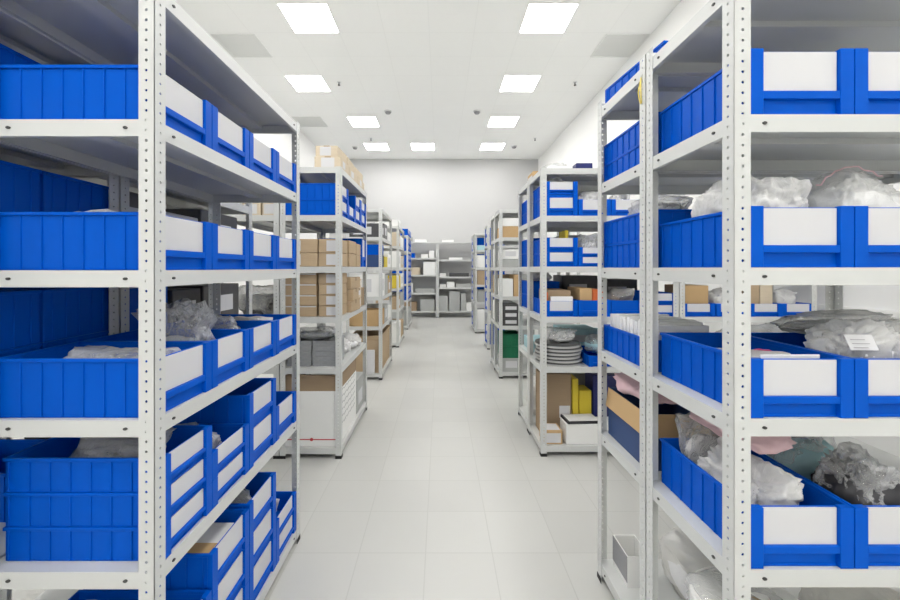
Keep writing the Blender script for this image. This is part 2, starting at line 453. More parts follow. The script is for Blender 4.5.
# rack behind: backs of bins
for s, n, h, cols in ((1, 2, .115, (0, 1)), (2, 2, .147, (0, 1)), (3, 2, .157, (0, 1)), (4, 1, .147, (1,))):
    for c in cols:
        for k in range(n):
            where = 'single' if n == 1 else TIER[n][k]
            storage_bin(XLF-.445-.4365, 1.315-.247*(1-c), Z1[s]+k*(h+.0005), FNX, BW, BD, h,
                        f"{where} blue bin seen from behind, {'nearer' if c == 0 else 'post-side'} column, {SHELF[s]}, rack behind near left rack",
                        'blue bins in the rack behind the near left rack')
# near right rack: bins facing the camera
RBW = .248
def r1_x(c): return .742 + RBW/2 + c*.2505
for s, h in ((1, .158), (2, .147), (3, .142), (4, .146)):
    for c in (0, 1):
        storage_bin(r1_x(c), .9605, ZR[s], FNY, RBW, .398, h,
                    f"blue bin with white label, {'beside the aisle post' if c == 0 else 'at the right photo edge'}, {SHELF[s]} of near right rack",
                    'blue bins in the near right rack')
# rack behind it: bins facing away, sides seen
def r1b(s, k, h, label, card=True, c=0, dz=0, d=.398):
    return storage_bin(.725+RBW/2+c*.2505, 1.7815, ZR[s]+k*(h+.0005)+dz, FPY, RBW, d, h, label, 'blue bins in the rack behind the near right rack', card)
o = r1b(0, 0, .100, 'flat blue bin standing askew on top of the rack behind near right rack')
o.location.x += .014; o.location.y += .035; o.rotation_euler.z += .11
r1b(1, 0, .085, 'lower blue bin by the aisle, second shelf of rack behind near right rack')
r1b(1, 1, .085, 'upper blue bin by the aisle, second shelf of rack behind near right rack')
r1b(2, 0, .100, 'lower blue bin by the aisle, third shelf of rack behind near right rack')
r1b(2, 1, .100, 'upper blue bin by the aisle, third shelf of rack behind near right rack')
r1b(3, 0, .110, 'blue bin holding white envelopes, fourth shelf of rack behind near right rack')

# ------------------------------------------------------------------ cartons, bags and the rest
def carton(x0, x1, y0, y1, z, h, mat, label, group=None, tape=None, paper=(), cat='box', name='cardboard_box', rz=0, pmat='card'):
    cx, cy = (x0+x1)/2, (y0+y1)/2; w, d = x1-x0, y1-y0
    t = thing(name, label, cat, (cx, cy, z), rz, group)
    key = ('ct', round(w, 4), round(d, 4), h, mat)
    part('carton', cached(key, lambda: MB().box(-w/2, w/2, -d/2, d/2, 0, h, mat).mesh('carton', bevel=min(.004, h*.06))), t)
    if tape == 'x':
        part('tape', MB().box(-w/2-.0006, w/2+.0006, -.022, .022, h-.03, h+.0006, 'tape').mesh('tape'), t)
    elif tape == 'y':
        part('tape', MB().box(-.022, .022, -d/2-.0006, d/2+.0006, h-.03, h+.0006, 'tape').mesh('tape'), t)
    for f, a0, a1, b0, b1 in paper:      # fractions of the face
        e = .0008
        if f == '-y': m = MB().box(-w/2+w*a0, -w/2+w*a1, -d/2-e, -d/2, h*b0, h*b1, pmat)
        if f == '+x': m = MB().box(w/2, w/2+e, -d/2+d*a0, -d/2+d*a1, h*b0, h*b1, pmat)
        if f == '-x': m = MB().box(-w/2-e, -w/2, -d/2+d*a0, -d/2+d*a1, h*b0, h*b1, pmat)
        if f == '+z': m = MB().box(-w/2+w*a0, -w/2+w*a1, -d/2+d*b0, -d/2+d*b1, h, h+e, pmat)
        part('paper_label', m.mesh('paper_label'), t)
    return t

def open_carton(x0, x1, y0, y1, z, h, mat, label, group=None, flap=.1, lean=.35, flapmat=None, cat='box', sides='nsew'):
    cx, cy = (x0+x1)/2, (y0+y1)/2; w, d = (x1-x0)/2, (y1-y0)/2; t = .004
    r = thing('open_cardboard_box', label, cat, (cx, cy, z), 0, group)
    b = MB().box(-w, w, -d, d, 0, t, mat)
    b.box(-w, -w+t, -d, d, t, h, mat).box(w-t, w, -d, d, t, h, mat).box(-w+t, w-t, -d, -d+t, t, h, mat).box(-w+t, w-t, d-t, d, t, h, mat)
    part('carton', b.mesh('carton'), r)
    fm = flapmat or mat; q = flap*lean
    F = {'s': [(-w, -d, h), (w, -d, h), (w, -d-q, h+flap), (-w, -d-q, h+flap)], 'n': [(-w, d, h), (w, d, h), (w, d+q, h+flap), (-w, d+q, h+flap)],
         'w': [(-w, -d, h), (-w, d, h), (-w-q, d, h+flap), (-w-q, -d, h+flap)], 'e': [(w, -d, h), (w, d, h), (w+q, d, h+flap), (w+q, -d, h+flap)]}
    V = {'s': (0, t, 0), 'n': (0, -t, 0), 'w': (t, 0, 0), 'e': (-t, 0, 0)}
    if flap:
        for s in sides: part('flap', MB().quadbox(F[s], V[s], fm).mesh('flap'), r)
    return r

def crumple(seed, sub, amp, freq, flat):
    """crumpled film: planar facets meeting in sharp creases, a few raised points"""
    bm = bmesh.new(); bmesh.ops.create_icosphere(bm, subdivisions=sub, radius=1)
    rnd = random.Random(seed); off = Vector((seed*7.3, seed*3.1, seed*5.7))
    planes = []
    for k in range(34):
        d = Vector((rnd.gauss(0, 1), rnd.gauss(0, 1), rnd.gauss(0, 1))).normalized()
        planes.append((d, 1 - amp*rnd.random()*.75))
    for v in bm.verts:
        p = v.co.copy()
        r = min([c/max(.05, p.dot(d)) for d, c in planes if p.dot(d) > .25] + [1.5])
        q = Vector([math.copysign(abs(c)**flat, c) for c in p])
        n1 = noise.noise(p*freq+off); n2 = abs(noise.noise(p*freq*2.6+off*1.7)); n3 = abs(noise.noise(p*freq*6+off*.6))
        n4 = abs(noise.noise(p*freq*12+off))
        v.co = q*(r*(1 + .25*amp*n1) - amp*.42*n2 - amp*.36*n3 - amp*.16*n4)
    zs = [v.co.z for v in bm.verts]; lo = min(zs); hi = max(zs)
    xs = max(abs(v.co.x) for v in bm.verts); ys = max(abs(v.co.y) for v in bm.verts)
    for v in bm.verts:
        v.co.x /= 2*xs; v.co.y /= 2*ys; v.co.z = (v.co.z-lo)/(hi-lo)
        if v.co.z < .12: v.co.z = v.co.z*.15
    return bm
def lump_mesh(seed, mat, w, d, h, amp=.45, freq=1.6, flat=.7, sub=4, name='film'):
    bm = crumple(seed, sub, amp, freq, flat)
    for v in bm.verts: v.co = Vector((v.co.x*w, v.co.y*d, v.co.z*h))
    me = bpy.data.meshes.new(name); bm.to_mesh(me); bm.free(); me.materials.append(M[mat]); me.shade_smooth()
    return me
def bag(x, y, z, w, d, h, seed, label, film='clear', fill='parts', fillscale=.72, rz=0, group=None, zip=None, zipy=False, cat='plastic bag', amp=.45, fillamp=.35, name='plastic_bag', sub=4):
    t = thing(name, label, cat, (x, y, z), rz, group)
    t_film = lump_mesh(seed, film, w, d, h, amp, sub=sub); part('film', t_film, t)
    if fill:
        part('contents', lump_mesh(seed+50, fill, w*fillscale, d*fillscale, h*fillscale*.8, fillamp, 2.2, .75, name='contents', sub=max(3, sub-1)), t, (0, 0, .004))
    if zip:
        vs_ = [v.co for v in t_film.vertices]
        y0 = -d*.12; pts = []
        for k in range(15):
            x0 = w*.36 if zipy else -w*.40+w*.80*k/14
            if zipy: y0 = -d*.40+d*.7*k/14
            near = [c.z for c in vs_ if abs(c.x-x0) < w*.05 and abs(c.y-y0) < d*.07]
            if near: pts.append((x0, y0, max(near)+.001))
        part('zip_seal', MB().tube(pts, .0022, zip, 6).mesh('zip_seal'), t)
    return t
def sheets(x, y, z, w, d, h, label, mat='paper', n=4, rz=0, group=None, cat='papers', name='paper_stack', seed=0):
    rnd = random.Random(seed); t = tag(part(name, None), label, cat, group); m = MB()
    for k in range(n):
        dx, dy = rnd.uniform(-.008, .008), rnd.uniform(-.008, .008)
        m.box(-w/2+dx, w/2+dx, -d/2+dy, d/2+dy, h*k/n, h*(k+.9)/n, mat)
    t2 = m.mesh(name); bpy.data.objects.remove(t)
    o = part(name, t2, None, (x, y, z), rz); return tag(o, label, cat, group)
def solid(name, mb, label, cat, loc=(0, 0, 0), rz=0, group=None, bevel=0, smooth=False):
    o = part(name, mb.mesh(name, bevel, smooth), None, loc, rz); return tag(o, label, cat, group)

# ---- near left rack contents
NL = 'near left rack'
bag(-.90, l1_y(1), Z1[3]+.006, .30, .205, .28, 3, 'large crumpled clear plastic bag heaped in second bin, fourth shelf of near left rack', 'clear', 'parts', .6, amp=.75)
bag(-.905, l1_y(0), Z1[3]+.006, .32, .20, .155, 5, 'clear plastic bag lying in the nearest bin, fourth shelf of near left rack', 'clear', 'paper', .7)
bag(-.905, l1_y(2), Z1[3]+.006, .32, .205, .19, 8, 'clear plastic bag of parts in the third bin, fourth shelf of near left rack', 'clear', 'parts', .75, amp=.6)
bag(-.90, l1_y(3), Z1[3]+.005, .33, .20, .155, 9, 'flat clear bag in the farthest bin, fourth shelf of near left rack', 'milky', 'parts')
bag(-1.00, l1_y(0), Z1[2]+.005, .22, .20, .168, 11, 'tip of clear plastic bag in nearest bin, third shelf of near left rack', 'milky', None)
for c in range(3):
    sheets(-.78, l1_y(c+1), Z1[2]+.006, .08, .18, .03+.006*c, f"white papers lying behind the label of the {COLN[c+1]} bin, third shelf, near left rack", n=3, seed=c)
bag(-.90, l1_y(0)+.0128, Z1[4]+.0885*2+.008, .30, .185, .105, 12, 'clear bag in topmost bin of nearest stack, fifth shelf of near left rack', 'smoke', None)
bag(-.89, l1_y(1), Z1[4]+.0885+.008, .28, .205, .125, 14, 'clear bag of grey parts on second stack, fifth shelf of near left rack', 'clear', 'traygrey', .8)
bag(-.91, l1_y(0), Z1[5]+.147+.008, .33, .205, .17, 15, 'clear plastic bag in upper bin of nearest stack, bottom shelf of near left rack', 'clear', 'parts')
carton(-1.0, -.745, l1_y(1)-.10, l1_y(1)-.025, Z1[5]+.133*2+.008, .100, 'tan', 'brown cardboard wedge in top bin of second stack, bottom shelf of near left rack')
sheets(-.86, l1_y(1)+.045, Z1[5]+.133*2+.008, .24, .11, .09, 'white papers in top bin of second stack, bottom shelf of near left rack', n=6, seed=4)
bag(-.90, l1_y(2), Z1[5]+.137*2+.008, .30, .205, .125, 18, 'clear bag of parts in top bin of third stack, bottom shelf of near left rack', 'clear', 'traygrey', .8)
bag(-.90, l1_y(3), Z1[5]+.095+.008, .30, .20, .12, 19, 'clear bag in upper bin of farthest stack, bottom shelf of near left rack', 'milky', 'parts')
carton(-.86, -.80, l1_y(3)-.08, l1_y(3)-.03, Z1[1]+.005, .185, 'tan', 'brown card sticking out of the farthest bin, second shelf of near left rack')
sheets(-.80, l1_y(3)+.03, Z1[1]+.005, .012, .05, .18, 'white slips standing in the farthest bin, second shelf of near left rack', n=1)

# ---- near right rack contents
bag(r1_x(0)-.005, 1.13, ZR[1]+.005, .20, .25, .150, 21, 'clear bag peeking over nearest bin rim, second shelf of near right rack', 'milky', None)
bag(r1_x(1), 1.13, ZR[1]+.005, .20, .25, .155, 22, 'pale bag in right-hand bin, second shelf of near right rack', 'milky', 'teal')
bag(r1_x(0), 1.13, ZR[2]+.005, .225, .30, .255, 23, 'whitish plastic bag bulging from bin beside aisle post, third shelf of near right rack', 'milky', 'paper', .68, amp=.36, sub=5, fillamp=.6)
bag(r1_x(1), 1.13, ZR[2]+.005, .225, .28, .275, 24, 'zip bag of pale blue masks in right-hand bin, third shelf of near right rack', 'milky', 'teal', .74, zip='pink', amp=.32, sub=5, fillamp=.5)
bag(r1_x(0), 1.16, ZR[3]+.005, .225, .32, .13, 25, 'clear bag with magenta strip in bin beside post, fourth shelf of near right rack', 'milky', 'paper', .8, zip='magenta', amp=.3)
carton(r1_x(0)-.07, r1_x(0)+.08, 1.00, 1.003, ZR[3]+.005, .139, 'paper', 'white paper sheet standing behind label in bin by post, fourth shelf of near right rack', cat='papers', name='paper_sheet')
t = bag(r1_x(1), 1.088, ZR[3]+.005, .225, .215, .225, 26, 'milky bag carrying a printed white label, right-hand bin, fourth shelf of near right rack', 'milky', 'paper', .8, amp=.45, sub=5)
lb = MB().quadbox([(-.095, -.088, .150), (-.030, -.093, .150), (-.030, -.075, .186), (-.095, -.070, .186)], (0, -.001, .0004), 'card')
for k in range(3):
    lb.quadbox([(-.088, -.0892+.0045*k, .156+.0092*k), (-.055+.008*(k % 2), -.0920+.0045*k, .156+.0092*k), (-.055+.008*(k % 2), -.0913+.0045*k, .1575+.0092*k), (-.088, -.0885+.0045*k, .1575+.0092*k)], (0, -.0012, 0), 'greyink')
part('printed_label', lb.mesh('printed_label'), t)
bag(1.26, 1.275, ZR[3]+.143, .42, .14, .085, 27, 'flat grey clear bags spread over the bin backs, fourth shelf of near right rack', 'smoke', 'greybox', .8)
bag(r1_x(0)+.005, 1.125, ZR[4]+.005, .215, .28, .235, 28, 'bag with pink zip seal over bin beside aisle post, fifth shelf of near right rack', 'milky', 'paper', .85, zip='magenta', zipy=True, amp=.55, sub=5)
bag(r1_x(0)-.01, 1.305, ZR[4]+.01, .19, .085, .27, 29, 'crumpled clear bag at back of bin by post, fifth shelf of near right rack', 'clear', 'parts', .8, amp=.5)
bag(r1_x(1), 1.07, ZR[4]+.005, .22, .17, .235, 30, 'clear bag of dark parts in right-hand bin, fifth shelf of near right rack', 'clear', 'ink', .97, amp=.5, sub=5)
bag(r1_x(1), 1.26, ZR[4]+.005, .22, .16, .26, 31, 'pale blue plastic bag behind the dark parts, fifth shelf of near right rack', 'clear', 'teal', .9)
# bottom shelf: wrapped rolls
def roll(x, y, z, r, h, label):
    t = thing('wrapped_roll', label, 'roll', (x, y, z), 0, 'white wrapped rolls on the bottom shelf of the near right rack')
    part('roll', MB().cyl((0, 0, 0), r, h, 'whitebox', 40, hole=.04).mesh('roll', bevel=.006, smooth=False), t)
    part('core', MB().cyl((0, 0, .002), .0395, h-.004, 'brown', 24, hole=.032).mesh('core'), t)
    return t
lower = roll(.910, 1.162, ZR[5], .165, .165, 'white wrapped roll lying flat, lower of two on bottom shelf of near right rack')
upper = roll(.905, 1.165, ZR[5]+.166, .155, .15, 'white wrapped roll with round core hole, upper of two, bottom shelf of near right rack')
part('plastic_wrap', lump_mesh(33, 'clear', .325, .325, .165, .25, name='plastic_wrap'), upper)
bag(1.27, 1.16, ZR[5], .34, .34, .36, 34, 'big milky bag beside the wrapped rolls, bottom shelf of near right rack', 'wrap', 'paper', .9, amp=.25)
bag(1.03, 1.575, ZR[5], .34, .33, .22, 35, 'cloudy plastic bundle on bottom shelf, rack behind near right rack', 'wrap', 'paper', .9, amp=.25)
t = open_carton(.755, .85, 1.62, 1.755, ZR[5], .125, 'whitebox', 'small white open box with dark edge, bottom shelf of rack behind near right rack', flap=0)
part('dark_edge', MB().box(-.0488, -.0476, -.0675, .0675, .02, .125, 'greyink').mesh('dark_edge'), t)
carton(1.49, 1.72, 1.0, 1.3, ZR[5], .40, 'beige', 'beige carton with yellow label at right of bottom shelf, near right rack', paper=(('-y', .1, .4, .6, .9),), pmat='yellow')

# ---- rack behind near right rack contents
bag(.85, 1.55, ZR[2]+.176, .22, .30, .105, 36, 'clear bag above two blue bins, third shelf of rack behind near right rack', 'clear', 'paper', .8)
for k in range(11):
    y = 1.425+k*.031
    solid('white_envelope', MB().box(-.105, .105, 0, .022, 0, .150+.005*(k % 3), 'paper').box(-.1055, .1055, -.0005, .0225, .06, .066, 'pink'),
          f'white envelope in blue bin, fourth shelf, rack behind near right rack, {["first","second","third","fourth","fifth","sixth","seventh","eighth","ninth","tenth","last"][k]} from camera', 'envelope',
          (.849, y, ZR[3]+.005), group='white envelopes filed in the blue bin')
# slate-blue carton with brown flaps
open_carton(.735, 1.02, 1.425, 1.755, ZR[4], .20, 'slate', 'slate blue open box with tan flaps, fifth shelf of rack behind near right rack', flap=-.08, lean=-.15, flapmat='tan', sides='ws')
bag(.885, 1.575, ZR[4]+.205, .31, .33, .095, 37, 'pale pink plastic bag lying on the slate blue box, behind near right rack', 'pink', None, amp=.3)
bag(r1_x(0), 1.16, ZR[4]+.246, .20, .28, .05, 77, 'flat pale pink bag on top of other bags, fifth shelf of near right rack', 'pink', None, amp=.3)
bag(1.25, 1.57, ZR[3]+.002, .40, .30, .13, 38, 'low clear bags on fourth shelf, right side of rack behind near right rack', 'clear', 'paper', .8)
bag(1.25, 1.57, ZR[4]+.002, .40, .30, .24, 39, 'smoky plastic bag on fifth shelf, right side of rack behind near right rack', 'smoke', 'dark', .85)
solid('yellow_tie', MB().tube([(.6945+.004*math.sin(k*.7), 1.395+.012*math.cos(k*2*PI/14), 1.985+.045*math.sin(k*2*PI/14)) for k in range(15)], .0022, 'yellowwire', 6),
      'yellow wire loop hanging on post between the two near right racks', 'wire tie')

# ---- second left rack
SL = 'second left rack'; x0, x1 = -1.135, -.722
zt = STDZ[0]
for k, (y0, y1) in enumerate(((2.92, 3.20), (3.22, 3.52), (3.54, 3.86))):
    carton(x0+.22, x1, y0, y1, zt, .085, 'beige', f'beige flat carton, lower layer, {["nearest","middle","farthest"][k]}, on top of second left rack', 'beige cartons on top of the second left rack', tape='y', paper=(('-y', .25, .75, .1, .9), ('+x', .2, .5, .2, .8)), rz=(.02, -.02, .03)[k])
    carton(x0+.23, x1-.02, y0+.01, y1-.01, zt+.0865, .08, 'beige', f'beige flat carton, upper layer, {["nearest","middle","farthest"][k]}, on top of second left rack', 'beige cartons on top of the second left rack', tape='y', paper=(('-y', .2, .7, .1, .9),), rz=(-.03, .03, -.02)[k])
def l2_y(c): return 2.895+BW/2+c*.2465
for c, n in enumerate((2, 1, 2, 2)):
    for k in range(n):
        storage_bin(XLF-.0035, l2_y(c), STDZ[1]+k*.1155, FX, BW, BD, .115,
                    f'small blue bin, {"only one" if n == 1 else TIER[2][k]} in {COLN[c]} stack, second shelf of second left rack', 'blue bins in the second left rack')
# third shelf: two-box stacks
def stack(xa, xb, ya, yb, z, n, h, mat, who, shelf, rk, group, tape='y', paper=(), jit=.02, seed=1):
    rnd = random.Random(seed)
    names = {1: ['single'], 2: ['lower', 'upper'], 3: ['bottom', 'middle', 'top'], 4: ['bottom', 'second', 'third', 'top'], 5: ['bottom', 'second', 'middle', 'fourth', 'top']}[n]
    for k in range(n):
        carton(xa, xb, ya, yb, z+k*(h+.001), h, mat, f'{names[k]} box of {who}, {shelf} of {rk}', group, tape, paper, rz=rnd.uniform(-jit, jit))
g = 'cardboard boxes in the second left rack'
P1 = (('-y', .0, .48, .12, .9),); P2 = (('-y', .38, .95, .12, .9),)
stack(-1.13, -.895, 2.93, 3.19, STDZ[2], 2, .10, 'kraft', 'kraft pair set back from aisle', 'third shelf', SL, g, None, P1, seed=2)
stack(-.885, -.735, 2.93, 3.19, STDZ[2], 2, .10, 'kraft', 'kraft pair by the near aisle post', 'third shelf', SL, g, None, P2, seed=3)
stack(-.90, -.722, 3.22, 3.45, STDZ[2], 2, .105, 'kraft', 'kraft pair second along the aisle', 'third shelf', SL, g, None, seed=4)
stack(-.90, -.722, 3.47, 3.66, STDZ[2], 2, .10, 'kraft', 'kraft pair third along the aisle', 'third shelf', SL, g, None, seed=5)
storage_bin(XLF-.0035, 3.775, STDZ[2], FX, .21, .40, .26, 'tall blue bin with white label at far end, third shelf of second left rack', 'blue bins in the second left rack')
stack(-1.13, -.90, 2.93, 3.17, STDZ[3], 4, .078, 'kraft', 'kraft stack set back from aisle', 'fourth shelf', SL, g, None, (('-y', .02, .98, .88, .99),), seed=6)
stack(-.885, -.735, 2.93, 3.17, STDZ[3], 4, .078, 'kraft', 'kraft stack by the near aisle post', 'fourth shelf', SL, g, None, P2, seed=7)
stack(-.92, -.70, 3.2, 3.5, STDZ[3], 3, .092, 'kraft', 'bulging kraft stack along the aisle', 'fourth shelf', SL, g, 'x', jit=.06, seed=8)
stack(-.90, -.725, 3.53, 3.70, STDZ[3], 3, .085, 'beige', 'beige stack farther along the aisle', 'fourth shelf', SL, g, 'x', (('+x', .3, .8, .3, .8),), jit=.05, seed=9)
carton(-.90, -.73, 3.72, 3.87, STDZ[3], .17, 'brown', 'dark brown box at far end, fourth shelf of second left rack', g)
# fifth shelf: component trays
def tray_mesh(w, d, h):
    b = MB().box(-w/2, w/2, -d/2, d/2, 0, .003, 'traygrey')
    for s in (-1, 1):
        b.box(*sorted((s*w/2, s*(w/2-.003))), -d/2, d/2, .003, h, 'traygrey')
        b.box(-w/2+.003, w/2-.003, *sorted((s*d/2, s*(d/2-.003))), .003, h, 'traygrey')
    for k in range(1, 5): b.box(-w/2+w*k/5-.0015, -w/2+w*k/5+.0015, -d/2+.003, d/2-.003, .003, h*.9, 'traygrey')
    return b.mesh('component_tray')
for c, (xx, who) in enumerate(((-1.03, 'left stack'), (-.845, 'right stack'))):
    for k in range(5):
        o = part('component_tray', cached('ctray', lambda: tray_mesh(.175, .24, .036)), None, (xx, 3.06, STDZ[4]+k*.0375), .02*math.sin(k*2.1+c))
        tag(o, f'grey plastic component tray, {["bottom","second","middle","fourth","top"][k]} of {who}, fifth shelf of second left rack', 'tray', 'grey component trays in the second left rack')
bag(-.93, 3.06, STDZ[4]+.186, .34, .22, .09, 40, 'clear bag lying on the grey trays, fifth shelf of second left rack', 'clear', 'traygrey', .8)
bag(-.85, 3.34, STDZ[4], .25, .26, .15, 41, 'white plastic bag beside the grey trays, fifth shelf of second left rack', 'milky', 'paper', .85)
bag(-.83, 3.65, STDZ[4], .22, .28, .13, 42, 'white plastic bag at far end, fifth shelf of second left rack', 'milky', 'paper', .85)
# bottom: big white open carton with red stripe
t = open_carton(-1.13, -.735, 2.92, 3.52, STDZ[5], .40, 'whitebox', 'large white open carton with red stripe, bottom shelf of second left rack', flap=.115, lean=-.05, flapmat='brown')
part('red_stripe', MB().box(-.19, .19, -.3012, -.3, .045, .052, 'red').mesh('red_stripe'), t)
part('red_emblem', MB().cyl((0, 0, 0), .012, .0013, 'red', 12).mesh('red_emblem'), t, (.0, -.3, .0485)).rotation_euler = (PI/2, 0, 0)
pr = MB()
for k in range(6):
    for j in range(5):
        pr.quadbox([(.1975, -.24+.1*j, .12+.05*k), (.1975, -.16+.1*j, .135+.05*k), (.1975, -.16+.1*j, .141+.05*k), (.1975, -.24+.1*j, .126+.05*k)], (.0009, 0, 0), 'greyink')
part('printed_waves', pr.mesh('printed_waves'), t)
carton(-.90, -.735, 3.56, 3.86, STDZ[5], .30, 'greybox', 'grey box standing behind the large white carton, bottom shelf of second left rack', paper=(('+x', .2, .8, .2, .6),))

# rack behind second left rack (seen through near left rack)
g = 'boxes in the rack behind the second left rack'
for c in range(3):
    xa = -1.585+c*.145
    stack(xa, xa+.135, 2.93, 3.17, STDZ[2], 2, .105, ('greybox', 'kraft', 'beige')[c], f'{("grey","kraft","beige")[c]} pair', 'third shelf', 'rack behind second left rack', g, None, (('-y', .1, .8, .15, .85),), seed=20+c)
    stack(xa, xa+.135, 2.93, 3.17, STDZ[1], 2, .10, ('whitebox', 'beige', 'beige')[c], f'{("white","left beige","right beige")[c]} pair', 'second shelf', 'rack behind second left rack', g, None, (('-y', .1, .8, .15, .85),), seed=30+c)
bag(-1.38, 3.06, STDZ[3], .38, .22, .23, 43, 'dark plastic bag on fourth shelf, rack behind second left rack', 'smoke', 'dark', .85)
carton(-1.57, -1.20, 2.93, 3.2, STDZ[4], .22, 'greybox', 'grey box on fifth shelf of rack behind second left rack')

g = 'boxes in the dark box rack'
for s_, its in {1: [(1.505, 1.80, .17, 'greybox'), (1.84, 2.35, .12, 'dark')], 2: [(1.505, 1.68, .30, 'dark'), (1.70, 1.98, .25, 'whitebox'), (2.0, 2.36, .30, 'dark')],
                3: [(1.505, 1.76, .30, 'blue'), (1.79, 2.0, .28, 'dark'), (2.02, 2.38, .29, 'dark')], 4: [(1.505, 1.9, .2, 'dark'), (1.93, 2.38, .15, 'greybox')]}.items():
    for j, (ya, yb, h, mt) in enumerate(its):
        nm = {'greybox': 'grey', 'dark': 'dark', 'whitebox': 'white', 'blue': 'blue'}[mt]
        carton(-1.56, -1.19, ya, yb, Z1[s_], h, mt, f'{nm} box, {["nearest","second","third"][j]} on {SHELF[s_]} of rack seen through near left rack', g, None, (('+x', .2, .8, .5, .8),) if mt == 'dark' else ())

# ---- far left racks
def row(rk, s, items, xa=-1.13, xb=-.722):
    """items: (y0,y1,h,mat,words,paper)"""
    for (y0, y1, h, mat, words, lab) in items:
        z = rk.zs[s]
        pp = (('-y', .15, .7, .2, .75), ('+x', .2, .75, .25, .75)) if lab else ()
        carton(xa, xb, y0, y1, z, h, mat, f'{words}, {SHELF[s]} of {rk.short}', f'boxes in the {rk.short}', None, pp)
row(L3, 1, [(4.95, 5.2, .17, 'dark', 'dark box nearest the camera', True), (5.22, 5.5, .2, 'dark', 'dark box with white label', True), (5.53, 5.9, .12, 'whitebox', 'white box', False)])
row(L3, 2, [(4.95, 5.16, .15, 'slate', 'blue grey box', False), (5.22, 5.52, .14, 'yellow', 'yellow box', False), (5.55, 5.9, .18, 'whitebox', 'white box', True)])
carton(-1.13, -.725, 4.955, 5.155, STDZ[2]+.151, .13, 'blue', 'blue box resting on the blue grey box, third left rack', 'boxes in the third left rack', None)
row(L3, 3, [(4.95, 5.24, .29, 'whitebox', 'tall white box', True), (5.27, 5.56, .26, 'greybox', 'pale grey box', False), (5.6, 5.9, .2, 'kraft', 'kraft box', True)])
row(L3, 4, [(4.95, 5.22, .2, 'tan', 'tan box nearest the camera', False), (5.25, 5.55, .23, 'greybox', 'grey box', True), (5.58, 5.9, .18, 'whitebox', 'white box', False)])
open_carton(-1.10, -.74, 4.965, 5.89, STDZ[5], .40, 'kraft', 'large brown open carton with white label at foot of third left rack', flap=.06, lean=.3)
carton(-.93, -.80, 4.927, 4.938, STDZ[5], .29, 'card', 'white notice leaning on the large brown carton, third left rack', cat='notice', name='white_notice')
for s, its in {1: [(6.96, 7.3, .24, 'beige', 'beige box', True), (7.33, 7.9, .2, 'whitebox', 'white box', False)],
               2: [(6.96, 7.4, .28, 'whitebox', 'white box', True), (7.43, 7.9, .22, 'beige', 'beige box', True)],
               3: [(6.96, 7.35, .22, 'yellow', 'dull yellow box', False), (7.38, 7.9, .25, 'whitebox', 'white box', True)],
               4: [(6.96, 7.3, .22, 'kraft', 'kraft box', True), (7.33, 7.9, .26, 'greybox', 'grey box', False)],
               5: [(6.96, 7.4, .34, 'whitebox', 'white box', True), (7.43, 7.9, .3, 'kraft', 'kraft box', False)]}.items(): row(L4, s, its)
row(L4, 0, [(7.0, 7.4, .12, 'whitebox', 'flat white box', False)])
for s in range(5):
    for c in range(3):
        for k in range(1 if s == 0 else 2):
            h = .15 if s == 0 else .14
            storage_bin(XLF-.0035, 9.12+c*.32, STDZ[s]+k*(h+.0005), FX, .30, .40, h, f'blue bin, {"single" if s == 0 else TIER[2][k]}, {["nearest","middle","farthest"][c]} column, {SHELF[s]} of last left rack', 'blue bins in the last left rack')
row(L5, 5, [(9.0, 9.9, .35, 'greybox', 'long grey box', False)])

# ---- back wall racks
def bx(rk, xa, xb, s, h, mat, words, ya=11.13, yb=11.45):
    carton(xa, xb, ya, yb, rk.zs[s], h, mat, f'{words} on {["top","second","third","fourth","bottom"][s]} shelf of {rk.short}', f'boxes in the {rk.short}', None)
bx(B1, -.92, -.78, 0, .16, 'greybox', 'small grey box'); bx(B1, -.70, -.38, 0, .07, 'whitebox', 'flat white box')
bx(B1, -.90, -.70, 1, .13, 'blue', 'blue box'); bx(B1, -.52, -.33, 1, .10, 'whitebox', 'white box'); bx(B1, -.30, -.16, 1, .2, 'whitebox', 'tall white box')
bx(B1, -1.03, -.83, 2, .18, 'dark', 'dark box'); bx(B1, -.80, -.56, 2, .2, 'beige', 'beige box'); bx(B1, -.46, -.12, 2, .36, 'whitebox', 'large white box')
bx(B1, -.95, -.88, 3, .28, 'dark', 'dark book box'); bx(B1, -.84, -.76, 3, .27, 'whitebox', 'narrow white box'); bx(B1, -.68, -.15, 3, .12, 'greybox', 'low grey box')
bx(B1, -1.0, -.65, 4, .24, 'brown', 'brown box'); bx(B1, -.55, -.15, 4, .32, 'greybox', 'grey carton')
bx(B2, .05, .38, 0, .06, 'whitebox', 'flat white box'); bx(B2, .25, .62, 1, .06, 'whitebox', 'flat white box')
bx(B2, .0, .16, 2, .09, 'whitebox', 'small white box'); bx(B2, .26, .80, 2, .1, 'dark', 'long dark box')
bx(B2, .0, .16, 3, .08, 'whitebox', 'small white box'); bx(B2, .19, .40, 3, .15, 'whitebox', 'white box'); bx(B2, .45, .85, 3, .10, 'greybox', 'grey box')
bx(B2, -.03, .22, 4, .42, 'greybox', 'tall grey box'); bx(B2, .25, .55, 4, .54, 'greybox', 'tallest grey box'); bx(B2, .58, .72, 4, .48, 'greybox', 'narrow grey box'); bx(B2, .73, .90, 4, .22, 'whitebox', 'white box')

